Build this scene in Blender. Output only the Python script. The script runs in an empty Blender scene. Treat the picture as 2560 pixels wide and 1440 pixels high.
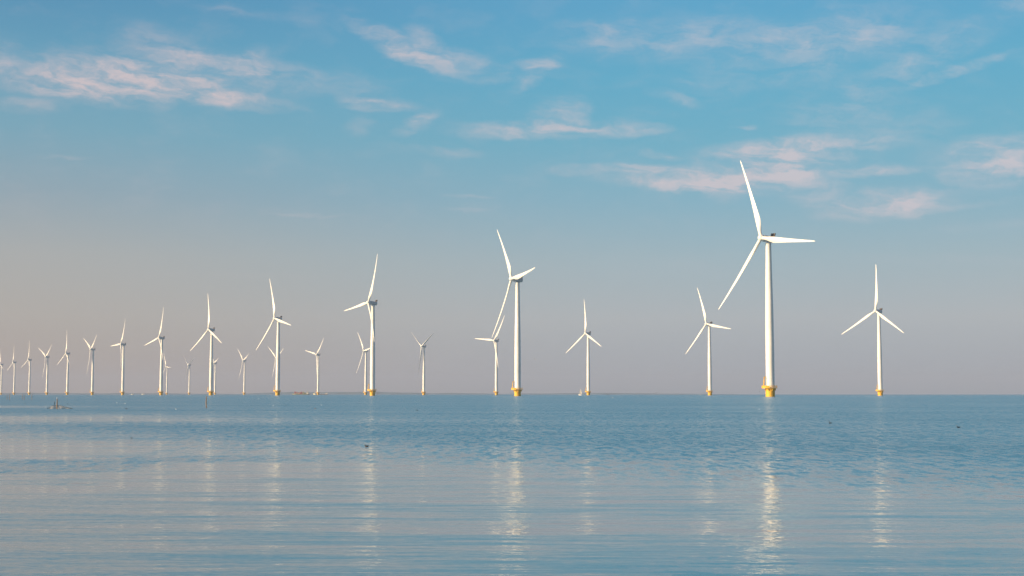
import bpy, bmesh, math, random
from mathutils import Vector, Matrix

R = math.radians
S = bpy.context.scene
C = S.collection
random.seed(7)

# ------------------------------------------------------------------ camera
F_PX = 2560 * 50 / 36.0
PITCH = math.atan(265.5 / F_PX)
CAM_H = 1.5
cam = bpy.data.cameras.new('camera')
cam.lens = 50; cam.sensor_width = 36; cam.clip_start = 0.1; cam.clip_end = 60000
co = bpy.data.objects.new('camera', cam); C.objects.link(co)
co.location = (0, 0, CAM_H); co.rotation_euler = (math.pi / 2 + PITCH, 0, 0)
S.camera = co

def ray(px, py):
    x, y = (px - 1280) / F_PX, (720 - py) / F_PX
    c, s = math.cos(PITCH), math.sin(PITCH)
    return Vector((x, c - y * s, s + y * c))
def on_water(px, py):
    d = ray(px, py); t = -CAM_H / d.z
    return Vector((d.x * t, d.y * t, 0))
def at_dist(px, py, Y):
    d = ray(px, py); t = Y / d.y
    return Vector((d.x * t, Y, CAM_H + d.z * t))
def azel(px, py):
    d = ray(px, py).normalized()
    return math.degrees(math.atan2(d.x, d.y)), math.degrees(math.asin(d.z))

# ------------------------------------------------------------------ sky, sun, exposure
SUN_EL, SUN_AZ = 17.0, 69.0           # degrees; azimuth counted from straight behind the camera towards the left
to_sun = Vector((-math.sin(R(SUN_AZ)) * math.cos(R(SUN_EL)), -math.cos(R(SUN_AZ)) * math.cos(R(SUN_EL)), math.sin(R(SUN_EL))))
sl = bpy.data.lights.new('sun', 'SUN'); sl.energy = 5.0; sl.angle = R(0.5); sl.color = (1.0, 0.745, 0.44)
so = bpy.data.objects.new('sun', sl); C.objects.link(so)
so.rotation_euler = to_sun.to_track_quat('Z', 'Y').to_euler(); so.location = to_sun * 300
S.view_settings.view_transform = 'Standard'; S.view_settings.look = 'None'
S.view_settings.exposure = 0.50; S.view_settings.gamma = 1.0; S.view_settings.use_curve_mapping = False
S.render.engine = 'CYCLES'
S.cycles.use_denoising = True; S.cycles.denoiser = 'OPENIMAGEDENOISE'; S.cycles.denoising_input_passes = 'RGB_ALBEDO_NORMAL'
S.cycles.max_bounces = 6; S.cycles.diffuse_bounces = 2; S.cycles.glossy_bounces = 3
S.cycles.transparent_max_bounces = 12; S.cycles.volume_bounces = 0
S.cycles.sample_clamp_indirect = 6.0

def lin(r, g, b):
    return tuple(((v / 255) / 12.92 if v / 255 <= 0.04045 else ((v / 255 + 0.055) / 1.055) ** 2.4) for v in (r, g, b))

class NT:
    """thin helper to write node trees"""
    def __init__(self, tree): self.t = tree
    def n(self, typ, **kw):
        nd = self.t.nodes.new(typ)
        for k, v in kw.items(): setattr(nd, k, v)
        return nd
    def l(self, a, b): self.t.links.new(a, b)
    def put(self, sock, v):
        if isinstance(v, bpy.types.NodeSocket): self.l(v, sock)
        elif v is not None: sock.default_value = v
    def m(self, op, a, b=None, c=None, clamp=False):
        nd = self.n('ShaderNodeMath', operation=op, use_clamp=clamp)
        for s, v in zip(nd.inputs, (a, b, c)): self.put(s, v)
        return nd.outputs[0]
    def v(self, op, a, b=None):
        nd = self.n('ShaderNodeVectorMath', operation=op)
        self.put(nd.inputs[0], a)
        if op == 'SCALE': self.put(nd.inputs['Scale'], b)
        else: self.put(nd.inputs[1], b)
        return nd.outputs[0]
    def xyz(self, x, y, z):
        nd = self.n('ShaderNodeCombineXYZ')
        for s, v in zip(nd.inputs, (x, y, z)): self.put(s, v)
        return nd.outputs[0]
    def sep(self, v):
        nd = self.n('ShaderNodeSeparateXYZ'); self.l(v, nd.inputs[0]); return nd.outputs
    def noise(self, vec, scale=1.0, detail=4.0, rough=0.5, dist=0.0):
        nd = self.n('ShaderNodeTexNoise'); self.l(vec, nd.inputs['Vector'])
        nd.inputs['Scale'].default_value = scale; nd.inputs['Detail'].default_value = detail
        nd.inputs['Roughness'].default_value = rough; nd.inputs['Distortion'].default_value = dist
        return nd
    def ss(self, v, a, b, lo=0.0, hi=1.0):
        nd = self.n('ShaderNodeMapRange', interpolation_type='SMOOTHSTEP')
        for s, x in zip(nd.inputs[:5], (v, a, b, lo, hi)): self.put(s, x)
        return nd.outputs[0]
    def mix(self, f, a, b):
        nd = self.n('ShaderNodeMix', data_type='RGBA')
        self.put(nd.inputs[0], f); self.put(nd.inputs[6], a); self.put(nd.inputs[7], b)
        return nd.outputs[2]
    def ramp(self, f, stops):
        nd = self.n('ShaderNodeValToRGB'); el = nd.color_ramp.elements
        self.put(nd.inputs[0], f)
        while len(el) < len(stops): el.new(0.5)
        for e, (p, c) in zip(el, stops): e.position = p; e.color = (*c, 1)
        return nd.outputs[0]

world = bpy.data.worlds.new('World'); S.world = world; world.use_nodes = True
wt = world.node_tree; wt.nodes.clear(); W = NT(wt)
out = W.n('ShaderNodeOutputWorld'); bg = W.n('ShaderNodeBackground'); W.l(bg.outputs[0], out.inputs[0])
sky = W.n('ShaderNodeTexSky', sky_type='NISHITA', sun_disc=False)
sky.sun_elevation = R(SUN_EL); sky.sun_rotation = R(180 + SUN_AZ)
sky.air_density = 1.0; sky.dust_density = 2.0; sky.ozone_density = 1.5
dirv = W.n('ShaderNodeTexCoord').outputs['Generated']
dx, dy, dz = W.sep(dirv)
el = W.m('MULTIPLY', W.m('ARCSINE', dz), 180 / math.pi)
az = W.m('MULTIPLY', W.m('ARCTAN2', dx, dy), 180 / math.pi)
EL_MAX = 40.0
def skyramp(rows):
    return [(e / EL_MAX, lin(*c)) for e, c in rows]
left = skyramp([(0, (178, 158, 144)), (1.0, (180, 164, 154)), (3, (181, 174, 167)), (5.4, (174, 175, 174)), (7.8, (147, 168, 180)), (10.2, (121, 168, 188)),
                (12.6, (101, 162, 190)), (15.4, (83, 146, 183)), (25, (76, 147, 196)), (40, (60, 128, 186))])
right = skyramp([(0, (146, 158, 170)), (1.0, (166, 174, 183)), (3, (178, 185, 190)), (5.4, (160, 184, 194)), (7.8, (132, 180, 200)), (10.2, (108, 177, 202)),
                 (12.6, (94, 174, 205)), (15.4, (91, 168, 206)), (25, (78, 161, 213)), (40, (62, 140, 202))])
elf = W.m('DIVIDE', el, EL_MAX, clamp=True)
custom = W.mix(W.ss(az, -24, 10), W.ramp(elf, left), W.ramp(elf, right))
nish = W.v('SCALE', sky.outputs[0], 0.10)
front = W.m('MULTIPLY', W.ss(dy, -0.1, 0.5), W.ss(el, 75, 35))
base = W.mix(W.m('MULTIPLY', front, 0.92), nish, custom)
# cirrus: each wisp sits in a direction of the sky (azimuth, elevation)
ae = W.xyz(az, el, 0.0)
w1 = W.noise(W.v('MULTIPLY', ae, (0.55, 1.3, 1.0)), 1.0, 5.0, 0.55).outputs['Color']
warp = W.v('MULTIPLY', W.v('SUBTRACT', w1, (0.5, 0.5, 0.5)), (1.7, 0.75, 0.0))
aw = W.v('ADD', ae, warp)
wisps = [  # px, py, half length, half width (photo pixels), tilt (deg, clockwise = down to the right), strength
 (170,196,250,40,3,.80),(330,185,230,48,6,.75),(430,135,150,55,20,.38),(530,172,200,52,0,.50),(642,150,36,34,-58,.45),
 (280,236,210,32,2,.62),(570,242,190,20,6,.72),(650,222,26,26,-60,.40),(60,264,110,20,0,.30),(20,160,60,60,0,.25),(690,210,120,50,0,.22),
 (985,112,125,26,27,.72),(1050,100,60,34,20,.35),(1140,160,150,36,12,.48),(1340,182,75,26,-34,.50),(1330,165,110,16,-8,.30),(940,258,120,18,2,.50),(850,215,170,32,14,.22),
 (1035,312,62,20,-26,.55),(900,315,40,24,0,.20),(1380,326,270,22,0,.70),(1400,292,80,44,-15,.55),(1560,318,120,16,3,.45),(1110,380,105,10,3,.42),(1165,487,75,6,0,.30),(1160,525,60,5,0,.18),
 (1640,430,280,18,2,.70),(1700,462,220,16,4,.80),(1815,452,110,42,12,.85),(1950,408,170,50,0,.98),(1955,414,120,34,0,.75),(1800,455,120,24,6,.5),(1985,372,270,28,-2,.75),(2140,426,190,14,0,.55),
 (2210,508,170,34,-4,.92),(2010,470,120,40,10,.42),(2500,412,150,52,-4,.80),(2480,372,190,34,0,.38),
 (1800,98,400,60,3,.32),(2110,92,240,66,-6,.36),(2300,150,240,44,-22,.32),(2370,184,170,12,-14,.45),(1880,190,270,34,0,.24),(1690,246,75,14,14,.36),(1655,385,60,13,10,.35),
 (2110,275,190,70,-8,.22),(2260,335,150,40,-12,.20),(2370,522,190,10,-8,.25),(1875,318,30,8,0,.35),(1520,90,160,40,0,.25),
 (770,538,110,4,0,.20),(170,390,80,4,0,.22),(620,690,300,8,0,.05),(1700,660,500,40,0,.05),(2400,650,300,12,4,.10),(2480,560,200,14,-3,.12),(2540,20,60,30,10,.35),(620,30,200,16,6,.12),
]
acc = None
for px, py, hl, hw, tilt, k in wisps:
    a, e = azel(px, py)
    mp = W.n('ShaderNodeMapping', vector_type='TEXTURE')
    W.l(aw, mp.inputs['Vector'])
    mp.inputs['Location'].default_value = (a, e, 0)
    mp.inputs['Rotation'].default_value = (0, 0, -R(tilt))
    deg = 180 / math.pi / F_PX
    mp.inputs['Scale'].default_value = (hl * deg * 1.25, hw * deg * 1.45, 1)
    g = W.n('ShaderNodeTexGradient', gradient_type='SPHERICAL'); W.l(mp.outputs[0], g.inputs[0])
    c1 = W.m('MULTIPLY', W.ss(g.outputs[1], 0.0, 0.9), k * 0.84)
    acc = c1 if acc is None else W.m('SUBTRACT', W.m('ADD', acc, c1), W.m('MULTIPLY', acc, c1))
# fibres drawn out along the wind, and soft clumps
aw2 = W.v('ADD', ae, W.v('SCALE', warp, 1.2))
ax_, ay_, _ = W.sep(aw2)
lean = W.xyz(W.m('ADD', W.m('MULTIPLY', ax_, 0.42), W.m('MULTIPLY', ay_, 0.10)), W.m('ADD', W.m('MULTIPLY', ay_, 1.9), W.m('MULTIPLY', ax_, 0.20)), 0.0)
hook = W.xyz(W.m('ADD', W.m('MULTIPLY', ax_, 1.5), W.m('MULTIPLY', ay_, -1.3)), W.m('ADD', W.m('MULTIPLY', ay_, 0.6), W.m('MULTIPLY', ax_, 0.5)), 3.0)
fib = W.noise(lean, 1.0, 9.0, 0.60).outputs['Fac']
hk = W.noise(hook, 1.0, 7.0, 0.60).outputs['Fac']
clp = W.noise(W.v('MULTIPLY', aw2, (0.45, 0.9, 1.0)), 1.0, 6.0, 0.6).outputs['Fac']
streak = W.m('ADD', W.m('MULTIPLY', fib, 0.75), W.m('MULTIPLY', hk, 0.25))
dens = W.m('MULTIPLY', acc, W.m('MULTIPLY', W.ss(streak, 0.36, 0.64, 0.18, 1.30), W.ss(clp, 0.32, 0.68, 0.60, 1.15)))
veil = W.m('MULTIPLY', W.ss(clp, 0.45, 0.8), W.m('MULTIPLY', W.ss(el, 4, 9), 0.10))
dens = W.m('MINIMUM', W.m('MULTIPLY', W.ss(dy, 0.2, 0.6), W.m('ADD', W.m('MULTIPLY', dens, 1.05), veil)), 0.84)
cloudcol = W.mix(W.ss(az, -20, 20), (*lin(214, 197, 199), 1), (*lin(208, 200, 206), 1))
final = W.mix(dens, base, cloudcol)
W.l(final, bg.inputs['Color']); bg.inputs['Strength'].default_value = 0.707

# ------------------------------------------------------------------ materials
def mat(name, color, rough=0.5, var=0.0, vscale=1.0, spec=0.5, metallic=0.0, dirt=None, dirt_scale=(1, 1, 1), dirt_amt=0.3):
    m = bpy.data.materials.new(name); m.use_nodes = True; t = NT(m.node_tree)
    b = m.node_tree.nodes['Principled BSDF']
    b.inputs['Roughness'].default_value = rough; b.inputs['Metallic'].default_value = metallic
    b.inputs['Specular IOR Level'].default_value = spec
    col = (*color, 1)
    if var or dirt:
        pos = t.n('ShaderNodeTexCoord').outputs['Object']
        c = col
        if var:
            nz = t.noise(pos, vscale, 4, 0.6).outputs['Fac']
            lo = tuple(x * (1 - var) for x in color); hi = tuple(min(1, x * (1 + var)) for x in color)
            c = t.mix(t.ss(nz, 0.3, 0.7), (*lo, 1), (*hi, 1))
        if dirt:
            nz = t.noise(t.v('MULTIPLY', pos, dirt_scale), 1.0, 5, 0.6).outputs['Fac']
            c = t.mix(t.ss(nz, 0.52, 0.75, 0.0, dirt_amt), c, (*dirt, 1))
        t.l(c, b.inputs['Base Color'])
    else: b.inputs['Base Color'].default_value = col
    return m

M = {}
M['white'] = mat('white_paint', (0.83, 0.83, 0.81), 0.42, 0.03, 0.4, dirt=(0.5, 0.48, 0.44), dirt_scale=(0.9, 0.9, 0.06), dirt_amt=0.25)
M['blade'] = mat('blade_paint', (0.83, 0.83, 0.82), 0.40, 0.02, 0.3)
M['grey'] = mat('light_grey_paint', (0.55, 0.57, 0.58), 0.45, 0.04, 0.8)
M['yellow'] = mat('yellow_paint', (0.82, 0.47, 0.04), 0.5, 0.06, 0.7, dirt=(0.22, 0.12, 0.03), dirt_scale=(1.3, 1.3, 0.25), dirt_amt=0.55)
M['steel'] = mat('galvanised_steel', (0.35, 0.34, 0.32), 0.5, 0.1, 2.0)
M['dark'] = mat('dark_radiator', (0.035, 0.025, 0.022), 0.6, 0.3, 3.0)
M['wood'] = mat('weathered_wood', (0.30, 0.19, 0.11), 0.8, 0.3, 14.0, dirt=(0.06, 0.04, 0.03), dirt_scale=(20, 20, 4), dirt_amt=0.8)
M['rope'] = mat('dark_rope', (0.05, 0.045, 0.04), 0.9, 0.2, 30)
M['flag'] = mat('black_cloth', (0.02, 0.025, 0.026), 0.9, 0.2, 20)
M['feather_dark'] = mat('dark_plumage', (0.009, 0.008, 0.010), 0.7, 0.3, 40)
M['feather_brown'] = mat('brown_plumage', (0.15, 0.065, 0.03), 0.7, 0.3, 40)
M['feather_white'] = mat('white_plumage', (0.82, 0.81, 0.78), 0.7, 0.03, 40)
M['feather_grey'] = mat('grey_plumage', (0.42, 0.43, 0.46), 0.7, 0.1, 40)
M['beak'] = mat('beak', (0.45, 0.28, 0.12), 0.5)
M['hull_green'] = mat('green_grey_hull', (0.24, 0.27, 0.20), 0.6, 0.15, 0.5)
M['hull_dark'] = mat('dark_hull', (0.06, 0.07, 0.09), 0.6, 0.15, 0.5)
M['hull_cream'] = mat('cream_hull', (0.75, 0.66, 0.42), 0.5, 0.05, 0.5)
M['red'] = mat('red_container', (0.50, 0.10, 0.09), 0.6, 0.15, 0.6)
M['pink'] = mat('faded_red_container', (0.62, 0.30, 0.25), 0.6, 0.15, 0.6)
M['tan'] = mat('tan_container', (0.55, 0.42, 0.28), 0.6, 0.12, 0.6)
M['olive'] = mat('olive_container', (0.38, 0.38, 0.20), 0.6, 0.12, 0.6)
M['glass'] = mat('dark_window', (0.03, 0.04, 0.05), 0.1)
M['sail'] = mat('sail_cloth', (0.85, 0.80, 0.74), 0.8, 0.04, 1.0)
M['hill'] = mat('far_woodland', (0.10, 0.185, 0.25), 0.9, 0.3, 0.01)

# ------------------------------------------------------------------ mesh helpers
def obj(name, bm, mats, parent=None, smooth=True, loc=(0, 0, 0)):
    bmesh.ops.recalc_face_normals(bm, faces=bm.faces)
    me = bpy.data.meshes.new(name); bm.to_mesh(me); bm.free()
    if smooth:
        me.shade_smooth()
        me.set_sharp_from_angle(angle=R(38))
    for m in (mats if isinstance(mats, (list, tuple)) else [mats]): me.materials.append(m)
    o = bpy.data.objects.new(name, me); C.objects.link(o)
    o.location = loc
    if parent: o.parent = parent
    return o
def empty(name, loc=(0, 0, 0), rz=0.0):
    o = bpy.data.objects.new(name, None); C.objects.link(o); o.location = loc; o.rotation_euler = (0, 0, rz)
    o.empty_display_size = 0.5
    return o
def tag(o, label=None, cat=None, group=None, kind=None):
    if label: o['label'] = label
    if cat: o['category'] = cat
    if group: o['group'] = group
    if kind: o['kind'] = kind
    return o
def rings(bm, rs, cap=True, mi=0):
    """join a list of equally long vertex rings"""
    vv = [[bm.verts.new(p) for p in r] for r in rs]
    n = len(vv[0])
    for a, b in zip(vv, vv[1:]):
        for i in range(n):
            f = bm.faces.new((a[i], a[(i + 1) % n], b[(i + 1) % n], b[i])); f.material_index = mi
    if cap:
        for r in (vv[0], vv[-1]):
            f = bm.faces.new(r); f.material_index = mi
    return vv
def lathe(bm, prof, n=40, axis='Z', cap=True, mi=0, c=(0, 0, 0)):
    rs = []
    for r, z in prof:
        ring = []
        for i in range(n):
            a = 2 * math.pi * i / n
            p = Vector((r * math.cos(a), r * math.sin(a), z))
            if axis == 'Y': p = Vector((p.x, p.z, p.y))
            ring.append(p + Vector(c))
        rs.append(ring)
    return rings(bm, rs, cap, mi)
def tube(bm, pts, r, n=8, mi=0, radii=None):
    rs = []
    pts = [Vector(p) for p in pts]
    for i, p in enumerate(pts):
        d = (pts[min(i + 1, len(pts) - 1)] - pts[max(i - 1, 0)]).normalized()
        up = Vector((0, 0, 1)) if abs(d.z) < 0.95 else Vector((1, 0, 0))
        x = d.cross(up).normalized(); y = x.cross(d).normalized()
        q = radii[i] if radii else r
        q = q if isinstance(q, tuple) else (q, q)
        rs.append([p + x * q[0] * math.cos(2 * math.pi * k / n) + y * q[1] * math.sin(2 * math.pi * k / n) for k in range(n)])
    return rings(bm, rs, True, mi)
def box(bm, c, s, mi=0, bevel=0.0, rz=0.0):
    r = bmesh.ops.create_cube(bm, size=1.0, matrix=Matrix.Translation(c) @ Matrix.Rotation(rz, 4, 'Z') @ Matrix.Diagonal((*s, 1)))
    fs = {f for v in r['verts'] for f in v.link_faces}
    if bevel:
        es = list({e for f in fs for e in f.edges})
        rr = bmesh.ops.bevel(bm, geom=es, offset=bevel, segments=2, affect='EDGES', profile=0.7)
        fs = {f for f in rr['faces']} | {f for f in fs if f.is_valid}
    for f in fs: f.material_index = mi

# ------------------------------------------------------------------ water
def water_material():
    m = bpy.data.materials.new('lake_water'); m.use_nodes = True; t = NT(m.node_tree)
    b = m.node_tree.nodes['Principled BSDF']
    b.inputs['Base Color'].default_value = (0.085, 0.215, 0.315, 1)
    b.inputs['IOR'].default_value = 1.333
    pos = t.n('ShaderNodeNewGeometry').outputs['Position']
    X, Y, Z = t.sep(pos)
    # wind patches: ruffled water far out and to the right, slicks nearer the shore
    big = t.noise(t.v('MULTIPLY', pos, (0.05, 0.11, 0)), 1.0, 3, 0.5).outputs['Fac']
    s = t.m('ADD', t.m('ADD', Y, t.m('MULTIPLY', X, 1.1)), t.m('MULTIPLY', t.m('SUBTRACT', big, 0.5), 16))
    far = t.ss(s, 22, 50)
    def patch(cx, cy, rx, ry, rot, soft=0.5):
        mp = t.n('ShaderNodeMapping', vector_type='TEXTURE')
        nz = t.noise(t.v('MULTIPLY', pos, (0.09, 0.13, 0)), 1.0, 5, 0.6).outputs['Color']
        t.l(t.v('ADD', pos, t.v('MULTIPLY', t.v('SUBTRACT', nz, (0.5, 0.5, 0.5)), (16, 26, 0))), mp.inputs[0])
        mp.inputs['Location'].default_value = (cx, cy, 0); mp.inputs['Rotation'].default_value = (0, 0, R(rot)); mp.inputs['Scale'].default_value = (rx, ry, 1)
        g = t.n('ShaderNodeTexGradient', gradient_type='SPHERICAL'); t.l(mp.outputs[0], g.inputs[0])
        return t.ss(g.outputs[1], 0.0, soft)
    calm = t.m('MAXIMUM', t.m('MAXIMUM', patch(-40, 86, 48, 30, 4, 0.8), patch(-28, 42, 16, 7, 0)), t.m('MULTIPLY', patch(-66, 168, 22, 30, 0, 0.7), 0.8))
    gust = t.m('MAXIMUM', patch(-11, 32, 9, 4, 0), t.m('MULTIPLY', patch(2, 12.2, 8, 1.2, 0), 0.08))
    rough = t.m('MAXIMUM', t.m('MULTIPLY', far, t.m('SUBTRACT', 1.0, t.m('MULTIPLY', calm, 0.78))), t.m('MULTIPLY', gust, 0.42))
    band = t.noise(t.v('MULTIPLY', pos, (0.02, 0.07, 0)), 1.0, 4, 0.6).outputs['Fac']
    rough = t.m('MULTIPLY', rough, t.ss(band, 0.3, 0.72, 0.80, 1.22))
    def slope(scale, detail, rgh, off):
        nd = t.noise(t.v('MULTIPLY', t.v('ADD', pos, off), scale), 1.0, detail, rgh)
        return t.v('SUBTRACT', nd.outputs['Color'], (0.5, 0.5, 0.5))
    # long low swell, crests nearly across the view; ripples; wind chop
    rot = t.n('ShaderNodeVectorRotate', rotation_type='Z_AXIS'); t.l(pos, rot.inputs['Vector']); rot.inputs['Angle'].default_value = R(5)
    sw = t.noise(t.v('MULTIPLY', rot.outputs[0], (0.13, 1.25, 0)), 1.0, 4, 0.55)
    swv = t.v('MULTIPLY', t.v('SUBTRACT', sw.outputs['Color'], (0.5, 0.5, 0.5)), (0.012, 0.135, 0))
    s2 = t.v('MULTIPLY', slope((0.9, 6.5, 0), 4, 0.6, (13, 5, 0)), (0.08, 0.15, 0))
    s3 = t.v('MULTIPLY', slope((9.0, 16.0, 0), 3, 0.6, (3, 57, 0)), (0.34, 0.07, 0))
    c1 = t.v('MULTIPLY', slope((4.6, 1.15, 0), 5, 0.62, (31, 77, 0)), (0.75, 1.15, 0))
    c2 = t.v('MULTIPLY', slope((9.0, 7.0, 0), 4, 0.65, (7, 19, 0)), (0.60, 0.95, 0))
    chop = t.v('SCALE', t.v('ADD', c1, c2), rough)
    tot = t.v('ADD', t.v('ADD', swv, s2), t.v('ADD', s3, chop))
    sx, sy, _ = t.sep(tot)
    nrm = t.v('NORMALIZE', t.xyz(sx, t.m('SUBTRACT', sy, t.m('MULTIPLY', rough, 0.066)), 1.0))   # wind waves lean their steeper faces towards the shore
    t.l(nrm, b.inputs['Normal'])
    t.l(t.m('ADD', 0.05, t.m('MULTIPLY', rough, 0.16)), b.inputs['Roughness'])
    return m
bm = bmesh.new()
rr = [0.0] + [5 * 1.45 ** k for k in range(21)]
rr = [r for r in rr if r < 13000] + [13000]
prev = None; N = 96
for r in rr[1:]:
    ring = [bm.verts.new((r * math.cos(2 * math.pi * i / N), r * math.sin(2 * math.pi * i / N), 0)) for i in range(N)]
    if prev is None: bm.faces.new(ring)
    else:
        for i in range(N): bm.faces.new((prev[i], prev[(i + 1) % N], ring[(i + 1) % N], ring[i]))
    prev = ring
water = obj('water', bm, water_material(), smooth=False)
tag(water, 'calm blue lake with ruffled wind patches and slick bands', 'water', kind='structure')

# low far shore on the horizon
def hills(px0, px1, Y, hmax, seed, depth=500):
    rnd = random.Random(seed); bm = bmesh.new()
    x0 = at_dist(px0, 985, Y).x; x1 = at_dist(px1, 985, Y).x
    n = 60; ph = [rnd.uniform(0, 6.3) for _ in range(5)]
    secs = []
    for i in range(n + 1):
        u = i / n; x = x0 + (x1 - x0) * u
        env = math.sin(math.pi * u) ** 0.6
        h = hmax * env * (0.72 + 0.18 * math.sin(5 * u + ph[0]) + 0.10 * math.sin(17 * u + ph[1]) + 0.06 * math.sin(43 * u + ph[2]) + 0.05 * rnd.random())
        secs.append([(x, Y, -0.3), (x, Y + 20, h * 0.55), (x, Y + depth * 0.5, h), (x, Y + depth, -0.3)])
    vv = [[bm.verts.new(p) for p in s] for s in secs]
    for a, b in zip(vv, vv[1:]):
        for i in range(3): bm.faces.new((a[i], b[i], b[i + 1], a[i + 1]))
    return bm
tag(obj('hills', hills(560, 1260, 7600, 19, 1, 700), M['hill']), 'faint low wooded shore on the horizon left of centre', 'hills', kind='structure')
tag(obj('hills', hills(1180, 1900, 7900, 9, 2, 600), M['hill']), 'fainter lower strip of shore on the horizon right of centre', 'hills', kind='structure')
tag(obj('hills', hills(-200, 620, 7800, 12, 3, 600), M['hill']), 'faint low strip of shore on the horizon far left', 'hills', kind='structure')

# ------------------------------------------------------------------ wind turbine
HUB_H, OVER, TILT = 95.0, 5.5, R(5)
def blade_bm():
    bm = bmesh.new(); n = 28; rs = []
    st = [(1.2, 2.0, 1.0, 18), (3.0, 2.0, 1.0, 18), (5.0, 2.35, .80, 17), (8.0, 3.25, .50, 14), (11.0, 3.75, .36, 11.5), (14.0, 3.65, .30, 9.5), (18.0, 3.2, .26, 7.5),
          (24.0, 2.62, .22, 5.2), (30.0, 2.12, .20, 3.4), (36.0, 1.70, .18, 2.2), (42.0, 1.30, .17, 1.2), (46.5, 1.0, .16, .6), (49.5, .74, .16, .2), (51.0, .48, .16, 0), (51.5, .14, .2, 0)]
    for r, ch, th, tw in st:
        ch = ch * (1 if r < 4 else 0.93)
        cir = max(0.0, min(1.0, (th - 0.36) / 0.64))
        pre = -(1.0 * r / 51.5 + 2.6 * (r / 51.5) ** 2.2)
        ring = []
        for i in range(n):
            a = 2 * math.pi * i / n
            xc = 0.5 - 0.5 * math.cos(a)                         # 0 leading .. 1 trailing .. 0
            yt = 5 * th * (0.2969 * math.sqrt(max(xc, 0)) - 0.126 * xc - 0.3516 * xc ** 2 + 0.2843 * xc ** 3 - 0.1036 * xc ** 4)
            ya = yt if a < math.pi else -yt
            px_, py_ = (xc - 0.32) * ch, ya * ch
            qx, qy = -0.5 * ch * math.cos(a), 0.5 * ch * math.sin(a)
            x = px_ * (1 - cir) + qx * cir; y = py_ * (1 - cir) + qy * cir
            t = R(tw); x, y = x * math.cos(t) - y * math.sin(t), x * math.sin(t) + y * math.cos(t)
            ring.append(Vector((x, y + pre, r)))
        rs.append(ring)
    rings(bm, rs)
    return bm

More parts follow.
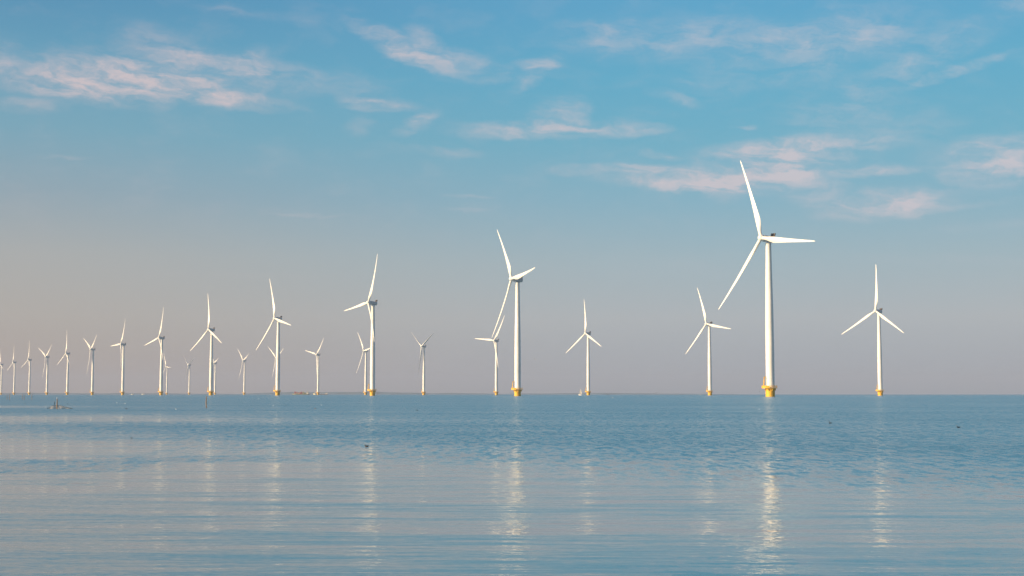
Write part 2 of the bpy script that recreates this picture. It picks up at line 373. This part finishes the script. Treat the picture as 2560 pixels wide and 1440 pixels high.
def make_turbine():
    root = empty('wind_turbine')
    bm = bmesh.new()
    prof = [(2.58, 5.3), (2.58, 6.0), (2.55, 6.05), (2.55, 20), (2.52, 34), (2.50, 34.06), (2.44, 45), (2.24, 58), (2.22, 58.06), (1.98, 72), (1.75, 84), (1.62, 91.6), (1.72, 91.8), (1.72, 92.8)]
    lathe(bm, prof, 48); obj('tower', bm, M['white'], root)
    bm = bmesh.new()
    lathe(bm, [(2.66, -0.6), (2.66, 3.9), (2.80, 4.3), (3.15, 4.75), (3.2, 4.95)], 48)
    for a in range(8):                                            # brackets under the deck
        t = a * math.pi / 4 + 0.2
        box(bm, (3.05 * math.cos(t), 3.05 * math.sin(t), 4.25), (0.9, 0.16, 1.1), rz=t)
    for x in (-2.3, -1.5): tube(bm, [(x, 2.3, -0.5), (x, 2.3, 4.4)], 0.16)     # boat landing on the far side
    obj('foundation', bm, M['yellow'], root)
    # platform: round deck with a laydown area towards the crane
    bm = bmesh.new(); n = 48
    def deck_pt(a, r):
        x, y = r * math.cos(a), r * math.sin(a)
        k = max(0.0, -math.cos(a - R(18)))
        if k > 0.45: x -= 1.25 * (k - 0.45) / 0.55 * (r / 4.1); 
        return x, y
    outer = [deck_pt(2 * math.pi * i / n, 4.1) for i in range(n)]
    inner = [(2.62 * math.cos(2 * math.pi * i / n), 2.62 * math.sin(2 * math.pi * i / n)) for i in range(n)]
    lv = []
    for pts, z in ((outer, 5.30), (outer, 5.0), (inner, 5.0), (inner, 5.30)): lv.append([bm.verts.new((x, y, z)) for x, y in pts])
    for k in range(4):
        a, b = lv[k], lv[(k + 1) % 4]
        for i in range(n): bm.faces.new((a[i], a[(i + 1) % n], b[(i + 1) % n], b[i]))
    pf = obj('platform', bm, M['yellow'], root)
    bm = bmesh.new()
    rim = [deck_pt(2 * math.pi * i / n, 4.02) for i in range(n)]
    for z in (5.85, 6.25, 6.65):
        for i in range(n):
            tube(bm, [(*rim[i], z), (*rim[(i + 1) % n], z)], 0.06, 5)
    for i in range(0, n, 2): tube(bm, [(*rim[i], 5.3), (*rim[i], 6.68)], 0.07, 5)
    for i in range(18, 34):                                       # plated panels round the laydown area
        a, b = rim[i], rim[(i + 1) % n]
        v = [bm.verts.new(p) for p in ((*a, 5.32), (*b, 5.32), (*b, 6.5), (*a, 6.5))]
        f = bm.faces.new(v)
        r = bmesh.ops.extrude_face_region(bm, geom=[f]); vs = [g for g in r['geom'] if isinstance(g, bmesh.types.BMVert)]
        bmesh.ops.translate(bm, verts=vs, vec=Vector((a[0], a[1], 0)).normalized() * -0.04)
    obj('railing', bm, M['yellow'], pf, smooth=False)
    # davit crane
    bm = bmesh.new()
    tube(bm, [(-4.15, -1.6, 5.3), (-4.1, -1.6, 7.0), (-3.85, -1.6, 11.2)], 0.3, 10, radii=[0.42, 0.30, 0.26])
    box(bm, (-3.72, -1.6, 11.45), (0.95, 0.6, 0.8), 0, 0.08)
    tube(bm, [(-3.9, -1.6, 11.7), (-3.2, -1.3, 12.2), (-2.7, -1.1, 12.1)], 0.12, 8)
    tube(bm, [(-4.5, -1.6, 5.3), (-4.4, -1.6, 9.2), (-3.9, -1.6, 11.1)], 0.08, 6)
    obj('crane', bm, M['yellow'], root)
    # nacelle along local -Y = upwind
    head = Matrix.Translation((0, 0, HUB_H)) @ Matrix.Rotation(TILT, 4, 'X').inverted()
    bm = bmesh.new(); rs = []; n = 32
    secs = [(-3.75, 1.75, 1.75, 0), (-3.7, 2.05, 2.05, 0), (-1.9, 2.12, 2.12, 0), (-1.75, 1.98, 1.98, 0), (-1.3, 1.95, 2.0, .0), (2.6, 1.9, 1.95, 0), (3.7, 1.8, 1.85, 0.05), (4.1, 1.5, 1.55, .1), (4.2, 1.1, 1.2, .1)]
    for y, rx, rz, dz_ in secs:
        ring = []
        for i in range(n):
            a = 2 * math.pi * i / n; e = 0.72 if y > -1.5 else 1.0
            cx, cz = math.cos(a), math.sin(a)
            ring.append(head @ Vector((rx * math.copysign(abs(cx) ** e, cx), y, rz * math.copysign(abs(cz) ** e, cz) + dz_)))
        rs.append(ring)
    rings(bm, rs); nac = obj('nacelle', bm, M['grey'], root)
    bm = bmesh.new()
    def hb(c, s, mi):
        t = bmesh.new(); box(t, (0, 0, 0), s, mi, 0.03)
        t.transform(head @ Matrix.Translation(c) @ Matrix.Rotation(R(-12), 4, 'X'))
        me = bpy.data.meshes.new('tmp'); t.to_mesh(me); t.free(); bm.from_mesh(me); bpy.data.meshes.remove(me)
    hb((0, 3.4, 2.95), (3.4, 0.28, 1.7), 0)
    hb((1.79, 3.4, 2.95), (0.18, 0.7, 2.1), 1); hb((-1.79, 3.4, 2.95), (0.18, 0.7, 2.1), 1)
    hb((0, 3.40, 3.93), (3.4, 0.40, 0.14), 1); hb((0, 3.40, 2.02), (3.4, 0.40, 0.14), 1)
    obj('radiator', bm, [M['dark'], M['white']], nac, smooth=False)
    # hub with rounded spinner and three root collars
    bm = bmesh.new()
    vv = lathe(bm, [(1.75, -3.8), (1.95, -4.1), (2.0, -5.0), (1.95, -5.9), (1.72, -6.6), (1.3, -7.15), (0.75, -7.45), (0.2, -7.55)], 32, 'Y')
    for v in bm.verts: v.co = head @ v.co
    hub = obj('hub', bm, M['blade'], root)
    return root, head
proto, HEAD = make_turbine()
BLADE = obj('blade', blade_bm(), M['blade'])
bpy.context.view_layer.update()
proto_parts = [(c, list(c.children)) for c in list(proto.children)]

def turbine(root, parts, X, Y, yaw, phase, label, group, pitch=0.0):
    root.location = (X, Y, 0)
    tag(root, label, 'wind turbine', group)
    rz = Matrix.Rotation(-R(yaw), 4, 'Z')
    for c in parts:
        if c.name.split('.')[0] in ('nacelle', 'hub'):
            c.rotation_euler = (0, 0, -R(yaw))
    for k in range(3):
        b = BLADE.copy(); C.objects.link(b); b.parent = root
        a = R(phase + 120 * k)
        b.matrix_local = rz @ HEAD @ Matrix.Translation((0, -OVER, 0)) @ Matrix.Rotation(a, 4, 'Y') @ Matrix.Rotation(R(pitch), 4, 'Z') @ Matrix.Scale(1.045 if Y < 900 else 1.03, 4)
def dup_turbine():
    r = proto.copy(); C.objects.link(r); ps = []
    for c, kids in proto_parts:
        d = c.copy(); C.objects.link(d); d.parent = r; ps.append(d)
        for g in kids:
            e = g.copy(); C.objects.link(e); e.parent = d
    return r, ps
GN, GF = 'wind turbines of the near row', 'wind turbines of the far row'
turbines = [
 (155.0, 855.3, 61, 98, 'tallest and nearest white wind turbine, one broad blade pointing level right', GN, 0),
 (4.6, 1159.3, 66, 85, 'second tallest wind turbine, mid picture, short right blade angled up, yellow base', GN, 0),
 (-143.2, 1463.3, 60, 23, 'third tallest wind turbine, a blade pointing left, thin smaller turbine half hidden beside its tower', GN, 0),
 (-290.5, 1767.3, 53, 102, 'wind turbine right beside the cargo boat, right blade drooping, smaller rotor hidden behind its tower', GN, 0),
 (-437.4, 2071.3, 49, 114, 'wind turbine above the lone thin stake, upright blade, a far turbine peeping past its tower', GN, 0),
 (-584.6, 2375.3, 54, 17, 'wind turbine left of the lone stake, one blade left, one down its tower', GN, 0),
 (-731.5, 2679.3, 58, 27, 'wind turbine with one upright, one level left blade, just left of two white boats', GN, 0),
 (-878.1, 2983.3, 57, 57, 'near row wind turbine with a Y of blades, second right of the gull post', GN, 0),
 (-1025.2, 3287.3, 55, 0, 'wind turbine just right of the gull post, one blade straight up', GN, 0),
 (-1171.4, 3591.3, 52, 56, 'small wind turbine just left of the gull post with two raised blades in a V', GN, 0),
 (-1318.6, 3895.3, 56, 6, 'small wind turbine third from the left picture edge, upright blade, lower blade slanting left', GN, 0),
 (-1466.3, 4199.3, 58, 3, 'smaller wind turbine second from the left picture edge, one blade upright', GN, 0),
 (-1613.3, 4503.3, 54, 108, 'wind turbine cut by the left picture edge, lower blade slanting right', GN, 0),
 (415.3, 1607.8, 56, 1, 'rightmost wind turbine, alone, blades in an upside-down Y', GF, 0),
 (264.5, 1905.1, 55, 100, 'wind turbine just left of the tallest one, right blade drooping slightly', GF, 0),
 (118.0, 2202.3, 56, 115, 'wind turbine with the small sailboat at its foot, upside-down Y of blades', GF, 0),
 (-27.3, 2499.6, 52, 35, 'wind turbine just left of the second tallest one, a long blade pointing level left', GF, 0),
 (-173.0, 2796.8, 58, 59, 'wind turbine with thin dark shaded blades in a Y, standing alone over the low hills', GF, 74),
 (-317.6, 3094.0, 59, 82, 'thin wind turbine close left of the third tallest tower, its right blade behind it', GF, 0),
 (-461.3, 3391.3, 53, 42, 'wind turbine in front of the cream bowed boat, one blade pointing left', GF, 0),
 (-607.3, 3688.5, 54, 64, 'distant wind turbine hidden behind the tower beside the cargo boat, only blades showing', GF, 0),
 (-748.4, 3985.8, 58, 70, 'distant wind turbine in open sky right of the lone stake, pale blades in a Y', GF, 0),
 (-891.9, 4283.0, 60, 75, 'distant wind turbine peeping out right of a near tower above the lone stake', GF, 0),
 (-1036.7, 4580.3, 55, 63, 'faint distant wind turbine with thin grey edge-on blades in a Y', GF, 74),
 (-1180.6, 4877.5, 54, 94, 'farthest wind turbine, right of a near tower, one stubby blade pointing right', GF, 0),
]
made = [(proto, [c for c, _ in proto_parts])] + [dup_turbine() for _ in turbines[1:]]
for (rt, ps), (X, Y, yaw, ph, lab, grp, pit) in zip(made, turbines):
    turbine(rt, ps, X, Y, yaw, ph, lab, grp, pit)
bpy.data.objects.remove(BLADE)

# ------------------------------------------------------------------ boats
def hull_bm(L, B, H, sheer=0.4, bow=0.25, n=14):
    bm = bmesh.new(); rs = []
    for i in range(n + 1):
        u = i / n; x = -L / 2 + L * u
        w = B / 2 * (min(1, (1 - abs(u - 0) * 0) ) if u > bow else math.sin(u / bow * math.pi / 2) ** 0.8 + 0.02)
        w *= 1.0 if u < 0.93 else 1 - (u - 0.93) * 3
        h = H + sheer * (max(0, 0.35 - u) / 0.35) ** 2
        rs.append([(x - (0.5 if i == 0 else 0), -w, h), (x, -w * 0.86, -0.4), (x, w * 0.86, -0.4), (x - (0.5 if i == 0 else 0), w, h)])
    rings(bm, rs)
    return bm
def wheelhouse(parent, c, s, color):
    bm = bmesh.new(); box(bm, c, s, 0, 0.12)
    box(bm, (c[0], c[1], c[2] + s[2] / 2 + 0.12), (s[0] * 1.12, s[1] * 1.1, 0.2), 0, 0.05)
    wh = obj('wheelhouse', bm, color, parent, smooth=False)
    bm = bmesh.new()
    for k in (-1, 0, 1): box(bm, (c[0] + k * s[0] * 0.3, c[1] - s[1] / 2, c[2] + s[2] * 0.22), (s[0] * 0.22, 0.05, s[2] * 0.3))
    for k in (-1, 1): box(bm, (c[0] - s[0] / 2, c[1] + k * s[1] * 0.24, c[2] + s[2] * 0.22), (0.05, s[1] * 0.34, s[2] * 0.3))
    obj('window', bm, M['glass'], wh, smooth=False)
    return wh
# cargo boat loaded with containers
YB = 3500.0; sc = YB / F_PX
p = at_dist(752, 985.5, YB)
b1 = empty('cargo_boat', (p.x, p.y, 0), R(4)); tag(b1, 'cargo boat stacked with red, pink and tan containers, white wheelhouse at its stern', 'boat')
obj('hull', hull_bm(40, 7, 2.2, 1.0), M['hull_green'], b1)
for i, (x, z, mk, l) in enumerate([(-13.6, 3.7, 'pink', 4.6), (-8.6, 3.7, 'tan', 4.6), (-3.6, 3.7, 'pink', 4.6), (1.4, 3.7, 'red', 4.6), (6.4, 3.7, 'olive', 4.6), (11, 3.5, 'olive', 4.0),
                                    (-13.6, 6.4, 'red', 4.4), (-8.8, 5.7, 'pink', 3.6), (-2.2, 5.9, 'tan', 3.8), (1.6, 6.4, 'red', 3.2), (6.2, 6.2, 'tan', 3.6)]):
    bm = bmesh.new(); h = 2.6 if z < 4.5 else 2.4
    box(bm, (0, 0, 0), (l, 5.2, h), 0, 0.05)
    for k in range(7): box(bm, (-l * 0.42 + l * 0.14 * k, 0, 0), (0.12, 5.32, h * 0.9), 0)
    obj('container', bm, M[mk], b1, smooth=False, loc=(x, 0, z))
wheelhouse(b1, (16.2, 0, 5.2), (4.6, 5.0, 5.6), M['sail'])
bm = bmesh.new(); tube(bm, [(17, 0, 8.2), (17, 0, 11)], 0.12, 6); box(bm, (17, 0, 9.6), (0.3, 2.4, 0.2)); obj('mast', bm, M['steel'], b1, smooth=False)
# dark motorboat behind it
p = at_dist(770.5, 985.5, 3620)
b2 = empty('motorboat', (p.x, p.y, 0), R(2)); tag(b2, 'low dark motorboat just behind the stern of the cargo boat', 'boat')
obj('hull', hull_bm(7, 3, 2.4, 0.5), M['hull_dark'], b2); bm = bmesh.new(); box(bm, (0.8, 0, 2.9), (3, 2, 1.6), 0, 0.15); obj('cabin', bm, M['hull_dark'], b2, smooth=False)
# long low barge behind a far turbine
p = at_dist(802, 985.5, 3900)
b3 = empty('barge', (p.x, p.y, 0), R(3)); tag(b3, 'long low barge with cream bow and small white stern cabin, behind a turbine foot', 'boat')
bm = hull_bm(40, 7, 1.5, 2.6, 0.2)
for f in bm.faces: f.material_index = 1 if f.calc_center_median().x < -14.5 else 0
obj('hull', bm, [M['hull_dark'], M['hull_cream']], b3)
wheelhouse(b3, (15.2, 0, 3.2), (6.2, 4.8, 3.4), M['sail'])
bm = bmesh.new(); box(bm, (-16.5, 0, 4.3), (2.4, 3.6, 1.7), 0, 0.2); obj('forecabin', bm, M['sail'], b3, smooth=False)
bm = bmesh.new()
for k in range(5): box(bm, (-9 + k * 4.6, 0, 2.05), (4.2, 5.2, 1.0), 0, 0.1)
obj('hatch', bm, M['grey'], b3, smooth=False)
for px, wd, lab in ((331, 5.6, 'small white boat on the horizon, left of the other white boat'), (358.5, 7.0, 'small white cabin boat on the horizon, nearer the big turbine with the left-pointing blade')):
    p = at_dist(px, 985.5, 3300)
    b = empty('cabin_boat', (p.x, p.y, 0), R(12)); tag(b, lab, 'boat', 'small white boats on the horizon')
    obj('hull', hull_bm(wd, 2.6, 1.6, 0.5), M['sail'], b)
    wheelhouse(b, (0.3, 0, 2.7), (wd * 0.55, 2.0, 2.0 if px < 340 else 1.3), M['sail'])
# sailboat
p = at_dist(1450.5, 985.5, 2000)
b5 = empty('sailboat', (p.x, p.y, 0), R(-30)); tag(b5, 'tiny sailboat with white sails on the horizon', 'sailboat')
obj('hull', hull_bm(4.6, 1.8, 0.8, 0.2, 0.35), M['sail'], b5)
bm = bmesh.new(); tube(bm, [(0.2, 0, 0.5), (0.2, 0, 10)], 0.06, 6); obj('mast', bm, M['steel'], b5)
def sail(pts, parent, name):
    bm = bmesh.new(); a, b, c = [Vector(q) for q in pts]; n = 8; rows = []
    for i in range(n + 1):
        u = i / n; l = a.lerp(c, u); r = b.lerp(c, u); row = []
        for j in range(5):
            v = j / 4; q = l.lerp(r, v); q.y += 0.35 * math.sin(math.pi * v) * (1 - u); row.append(bm.verts.new(q))
        rows.append(row)
    for r0, r1 in zip(rows, rows[1:]):
        for j in range(4): bm.faces.new((r0[j], r0[j + 1], r1[j + 1], r1[j]))
    bmesh.ops.solidify(bm, geom=bm.faces[:], thickness=0.03)
    obj(name, bm, M['sail'], parent)
sail([(0.3, 0, 1.5), (2.9, 0.4, 1.5), (0.35, 0, 9.8)], b5, 'mainsail')
sail([(-2.5, 0, 1.0), (-0.1, 0.4, 1.2), (0.1, 0, 8.0)], b5, 'jib')

# ------------------------------------------------------------------ fishing stakes and net
def stake(px, y0, y1, wpx, label, bend=0.0, matk='wood', group='fishing stakes in the shallows'):
    b = on_water(px, y1); s = b.y / F_PX; h = (y1 - y0) * s; r = wpx * s / 2
    bm = bmesh.new(); n = 8; pts = []; rad = []
    for i in range(n + 1):
        u = i / n
        pts.append((bend * s * math.sin(u * 2.6) + 0.15 * r * math.sin(9 * u), 0, -0.25 + (h + 0.25) * u)); rad.append(r * (1.08 - 0.22 * u + 0.10 * math.sin(13 * u)))
    tube(bm, pts, r, 10, radii=rad)
    o = obj('fishing_stake', bm, M[matk], loc=b); tag(o, label, 'stake', group)
    return o, b, h, s
o, gp, gh, gs = stake(141.5, 997.5, 1022, 2.5, 'thick weathered stake with a white gull on top', 1.0)
stake(516.5, 991, 1019.5, 2.5, 'lone thin bent stake standing in open water under a big turbine', -1.2)
for px, y0, y1, lab in ((17.5, 987, 999, 'faint thin stake nearest the left picture edge'), (23.5, 985.5, 1000, 'faint stake topped by a gull, left of the second turbine tower'),
                        (55.5, 985.5, 999, 'faint stake with a pale tip between the second and third turbine towers'), (60.5, 988, 1000, 'short faint stake close left of the third turbine tower'),
                        (79.5, 986, 999.5, 'faint pale stake close right of the third turbine tower')):
    stake(px, y0, y1, 1.1, lab)
# stick with a black cloth flag
b = on_water(136.4, 1021.5); s = b.y / F_PX
fm = empty('flag_marker', b); tag(fm, 'thin black stick with a limp black flag left of the gull stake', 'marker flag')
bm = bmesh.new(); tube(bm, [(0, 0, -0.2), (0.01 * s, 0, 18.0 * s)], 0.45 * s, 8); obj('stick', bm, M['rope'], fm)
bm = bmesh.new()
tube(bm, [(0, 0, 9.0 * s), (-0.25 * s, 0, 11.5 * s), (-0.35 * s, 0, 14.5 * s), (-0.1 * s, 0, 17.2 * s), (0.05 * s, 0, 18.0 * s)], 1, 10,
     radii=[(0.3 * s, 0.2 * s), (1.2 * s, .5 * s), (1.15 * s, .5 * s), (0.9 * s, .4 * s), (.3 * s, .2 * s)])
obj('flag', bm, M['flag'], fm)
# fyke net hung from the stakes
def net_material():
    m = bpy.data.materials.new('brown_net'); m.use_nodes = True; t = NT(m.node_tree)
    b = m.node_tree.nodes['Principled BSDF']; b.inputs['Base Color'].default_value = (0.52, 0.42, 0.36, 1); b.inputs['Roughness'].default_value = 0.9
    o = m.node_tree.nodes['Material Output']
    pos = t.n('ShaderNodeTexCoord').outputs['Object']; x, y, z = t.sep(pos)
    w = lambda q: t.m('GREATER_THAN', t.m('SINE', t.m('MULTIPLY', q, 260)), 0.72)
    mask = t.m('MAXIMUM', w(t.m('ADD', x, z)), w(t.m('SUBTRACT', x, z)))
    tr = t.n('ShaderNodeBsdfTransparent'); mx = t.n('ShaderNodeMixShader')
    t.l(mask, mx.inputs[0]); t.l(tr.outputs[0], mx.inputs[1]); t.l(b.outputs[0], mx.inputs[2]); t.l(mx.outputs[0], o.inputs[0])
    return m
M['net'] = net_material()
nb = on_water(136.4, 1022.0); s = nb.y / F_PX
nt = empty('fishing_net', nb); tag(nt, 'brown fishing net sagging between the gull stake and the water with dark head rope', 'fishing net')
top = [(-20, 2.0), (-14, 4.0), (-10, 6.0), (-8, 7.0), (-6, 7.6), (0, 8.6), (5, 8.6), (12, 8.2), (20, 6.2), (28, 3.8), (36, 1.8), (45, 0.3)]
bm = bmesh.new(); rows = []
for i in range(len(top) - 1):
    for k in range(6):
        u = k / 6; x = top[i][0] * (1 - u) + top[i + 1][0] * u; z = top[i][1] * (1 - u) + top[i + 1][1] * u
        rows.append([bm.verts.new((x * s, (0.35 + 0.25 * math.sin(x * 0.3)) * 8 * s * v, z * s * (1 - v) - 0.1 * v * s)) for v in (0, .2, .4, .6, .8, 1)])
for a, b_ in zip(rows, rows[1:]):
    for j in range(5): bm.faces.new((a[j], b_[j], b_[j + 1], a[j + 1]))
obj('netting', bm, M['net'], nt)
bm = bmesh.new(); tube(bm, [(x * s, -0.02, z * s + 0.01) for x, z in top[4:]], 0.5 * s, 6, radii=[0.25 * s, .3 * s, .3 * s, .35 * s, .4 * s, .5 * s, .6 * s, .55 * s]); obj('head_rope', bm, M['rope'], nt)

# ------------------------------------------------------------------ birds (each one continuous surface)
def paint(bm, fn):
    for f in bm.faces: f.material_index = fn(f.calc_center_median())
def swimmer(px, py, size_px, label, cat, mats, fn, facing=-1, neck=0.35, group=None, name='water_bird'):
    """size_px: length of the bird in photo pixels; body, neck, head and beak swept as one skin, length 1 facing -x"""
    p = on_water(px, py); L = size_px * p.y / F_PX
    path = [(0.52, 0.16, .015, .012), (0.44, 0.14, .05, .03), (0.30, 0.11, .11, .085), (0.10, 0.08, .15, .125), (-0.10, 0.08, .15, .13), (-0.24, 0.11, .11, .11), (-0.31, 0.17, .07, .075),
            (-0.33, 0.17 + neck * 0.45, .045, .05), (-0.34, 0.17 + neck * 0.8, .052, .055), (-0.38, 0.17 + neck, .055, .055), (-0.43, 0.165 + neck, .045, .042), (-0.46, 0.155 + neck, .02, .02), (-0.56, 0.14 + neck, .006, .006)]
    bm = bmesh.new()
    tube(bm, [(x, 0, z) for x, z, _, _ in path], 1, 12, radii=[(a, b) for _, _, a, b in path])
    paint(bm, fn)
    bm.transform(Matrix.Diagonal((-facing * L, L, 1.15 * L, 1)))
    o = obj(name, bm, mats, loc=p); tag(o, label, cat, group)
    return o
DB = [M['feather_dark'], M['feather_brown'], M['feather_white'], M['beak']]
swimmer(917, 1116.5, 12.5, 'dark swimming duck with brown flank in the foreground, below the third tallest turbine', 'duck', DB,
        lambda c: 3 if c.x < -.46 else (1 if c.z < 0.08 and -.32 < c.x < 0.1 else 0), neck=.17, name='duck')
swimmer(2076, 1058.5, 9, 'small grebe with raised neck right of the tallest turbine', 'grebe', DB,
        lambda c: 0, neck=.55, name='grebe')
swimmer(2396, 1069, 10.5, 'dark duck with a pale cheek at the far right of the water', 'duck', DB,
        lambda c: 3 if c.x < -.46 else (2 if -.40 < c.x < -.33 and .33 < c.z < .41 else 0), neck=.26, name='duck')
WB = [M['feather_white'], M['feather_grey'], M['beak'], M['feather_dark']]
gull_fn = lambda c: 2 if c.x < -.46 else (3 if c.x > 0.42 else (1 if c.z > 0.16 and c.x > -.2 else 0))
dark_fn = lambda c: 0
GB, GW = 'dark birds swimming far out', 'white gulls swimming far out'
for px, py, sz, lab in ((316, 1022.5, 5.0, 'dark floating bird, largest of those left of the lone stake'), (329, 1095.5, 5.0, 'faint dark bird at the edge of the slick in the left foreground'),
                        (169, 1010, 3.0, 'tiny dark bird just right of the gull stake, above the net rope'), (63.5, 1008.5, 3.0, 'tiny dark bird left of the flag stick'),
                        (714, 1013.8, 3.2, 'small dark bird below the cargo boat, right of a white gull'), (1043, 1026.5, 4.5, 'dark bird swimming alone below the turbine with shaded blades'),
                        (2427, 1023, 3.0, 'tiny dark bird far right, above the pale-cheeked duck'), (1520, 987.2, 4.0, 'dark bird on the horizon right of the sailboat turbine'),
                        (981, 987.0, 2.4, 'dark speck of a bird on the horizon below the low hills'), (1988, 987.2, 2.2, 'dark speck of a bird on the horizon right of the tallest turbine'),
                        (788, 1022, 4.0, 'faint brown bird in open water below the cream bowed barge')):
    swimmer(px, py, sz * 1.2, lab, 'bird', [M['feather_brown'] if 'brown' in lab else M['feather_dark']], dark_fn, neck=.2, group=GB)
for px, py, sz, lab in ((440, 1023.5, 4.2, 'white gull floating left of the lone stake'), (683, 1015, 3.2, 'white gull below the cargo boat, left of a dark bird'),
                        (804, 1013, 3.4, 'grey and white gull floating below the barge'), (647, 997.5, 2.6, 'white gull speck near the horizon left of the cargo boat'),
                        (1532, 994, 3.2, 'white gull speck just below the horizon right of the sailboat'), (1751, 987.5, 3.4, 'white gull at the foot of the turbine left of the tallest'),
                        (1898, 1023.3, 3.0, 'white gull speck below the tallest turbine'), (292, 1007, 3.6, 'pale grey gull left of the large dark bird, nearest the horizon'),
                        (313, 1009.5, 3.8, 'pale grey gull above the large dark floating bird')):
    swimmer(px, py, sz * 0.95, lab, 'gull', WB, gull_fn, neck=.2, group=GW, name='gull')
# gull standing on the thick stake
bm = bmesh.new(); q = gs
path = [(2.6, 1.1, .15, .1), (1.6, 1.6, .5, .4), (0.5, 2.2, .95, .85), (-0.5, 2.9, 1.0, .95), (-1.0, 3.5, .7, .7), (-1.2, 4.1, .5, .5), (-1.35, 4.6, .55, .55), (-1.7, 4.75, .45, .45), (-2.0, 4.7, .18, .16), (-2.6, 4.5, .05, .05)]
tube(bm, [(x * q * .55, 0, z * q * .75) for x, z, _, _ in path], 1, 12, radii=[(a * q * 0.8, b * q * 0.8) for _, _, a, b in path])
paint(bm, lambda c: 2 if c.x < -2.0 * q * .55 else (1 if c.x > 1.4 * q * .55 else 0))
for sx in (-.25, .25): tube(bm, [(0.1 * q, sx * q, 0), (0.05 * q, sx * q, 1.6 * q)], 0.08 * q, 6, 2)
tag(obj('gull', bm, WB, loc=gp + Vector((1.0 * q * math.sin(2.6), 0, gh - 0.02))), 'white gull standing on top of the thick weathered stake', 'gull')
# flying birds
def flyer(px, py, Y, span_px, label, dark, flap, turn):
    p = at_dist(px, py, Y); L = span_px * Y / F_PX; bm = bmesh.new()
    path = [(0, .34, .01), (0, .24, .05), (0, .05, .065), (0, -.14, .055), (0, -.22, .035), (0, -.27, .04), (0, -.33, .008)]
    tube(bm, [(x, y, 0) for x, y, _ in path], 1, 10, radii=[r for *_, r in path])
    for s_ in (-1, 1):
        rs = []
        for u, ch, z, sw_ in ((0.03, .22, .0, 0), (.22, .20, flap * .22, -.03), (.38, .13, flap * .26, .0), (.5, .02, flap * .2, .08)):
            rs.append([(s_ * u, -.08 + sw_, z), (s_ * u, -.02 + sw_, z + .015), (s_ * u, -.08 + sw_ + ch, z), (s_ * u, -.02 + sw_, z - .008)])
        rings(bm, rs)
    bm.transform(Matrix.Diagonal((L, L, L, 1)))
    o = obj('flying_bird', bm, M['feather_dark'] if dark else M['feather_grey'], loc=p); o.rotation_euler = (R(-15), 0, R(turn))
    tag(o, label, 'bird', 'birds on the wing')
flyer(1338, 898, 420, 7, 'faint bird flying between the second tallest turbine and the sailboat turbine', False, 1.0, 30)
flyer(2237, 528, 300, 4, 'tiny dark bird flying under the cloud above the rightmost turbine', True, .8, -40)
flyer(1899, 979.5, 700, 3.2, 'tiny bird flying low beside the yellow base of the tallest turbine', True, .9, 60)
flyer(1641, 982, 500, 4, 'dark bird flying just above the horizon left of the drooping-blade turbine', True, 1.1, 10)
flyer(29, 197, 260, 4.5, 'tiny dark bird high in the left cloud', True, .7, 20)
flyer(2389, 931, 500, 3.5, 'pale bird flying low at the right side of the sky', False, .9, -20)

# ------------------------------------------------------------------ haze: even air round the whole scene
bm = bmesh.new(); box(bm, (0, 0, 87), (28000, 28000, 176))
hz = obj('haze', bm, [], smooth=False); tag(hz, 'thin pale haze over the lake', 'haze', kind='stuff')
hm = bpy.data.materials.new('haze_air'); hm.use_nodes = True; ht = hm.node_tree; ht.nodes.clear()
ho = ht.nodes.new('ShaderNodeOutputMaterial'); pv = ht.nodes.new('ShaderNodeVolumePrincipled')
pv.inputs['Color'].default_value = (0.57, 0.66, 0.89, 1); pv.inputs['Density'].default_value = 0.00009; pv.inputs['Anisotropy'].default_value = 0.0
ht.links.new(pv.outputs[0], ho.inputs['Volume']); hz.data.materials.append(hm)
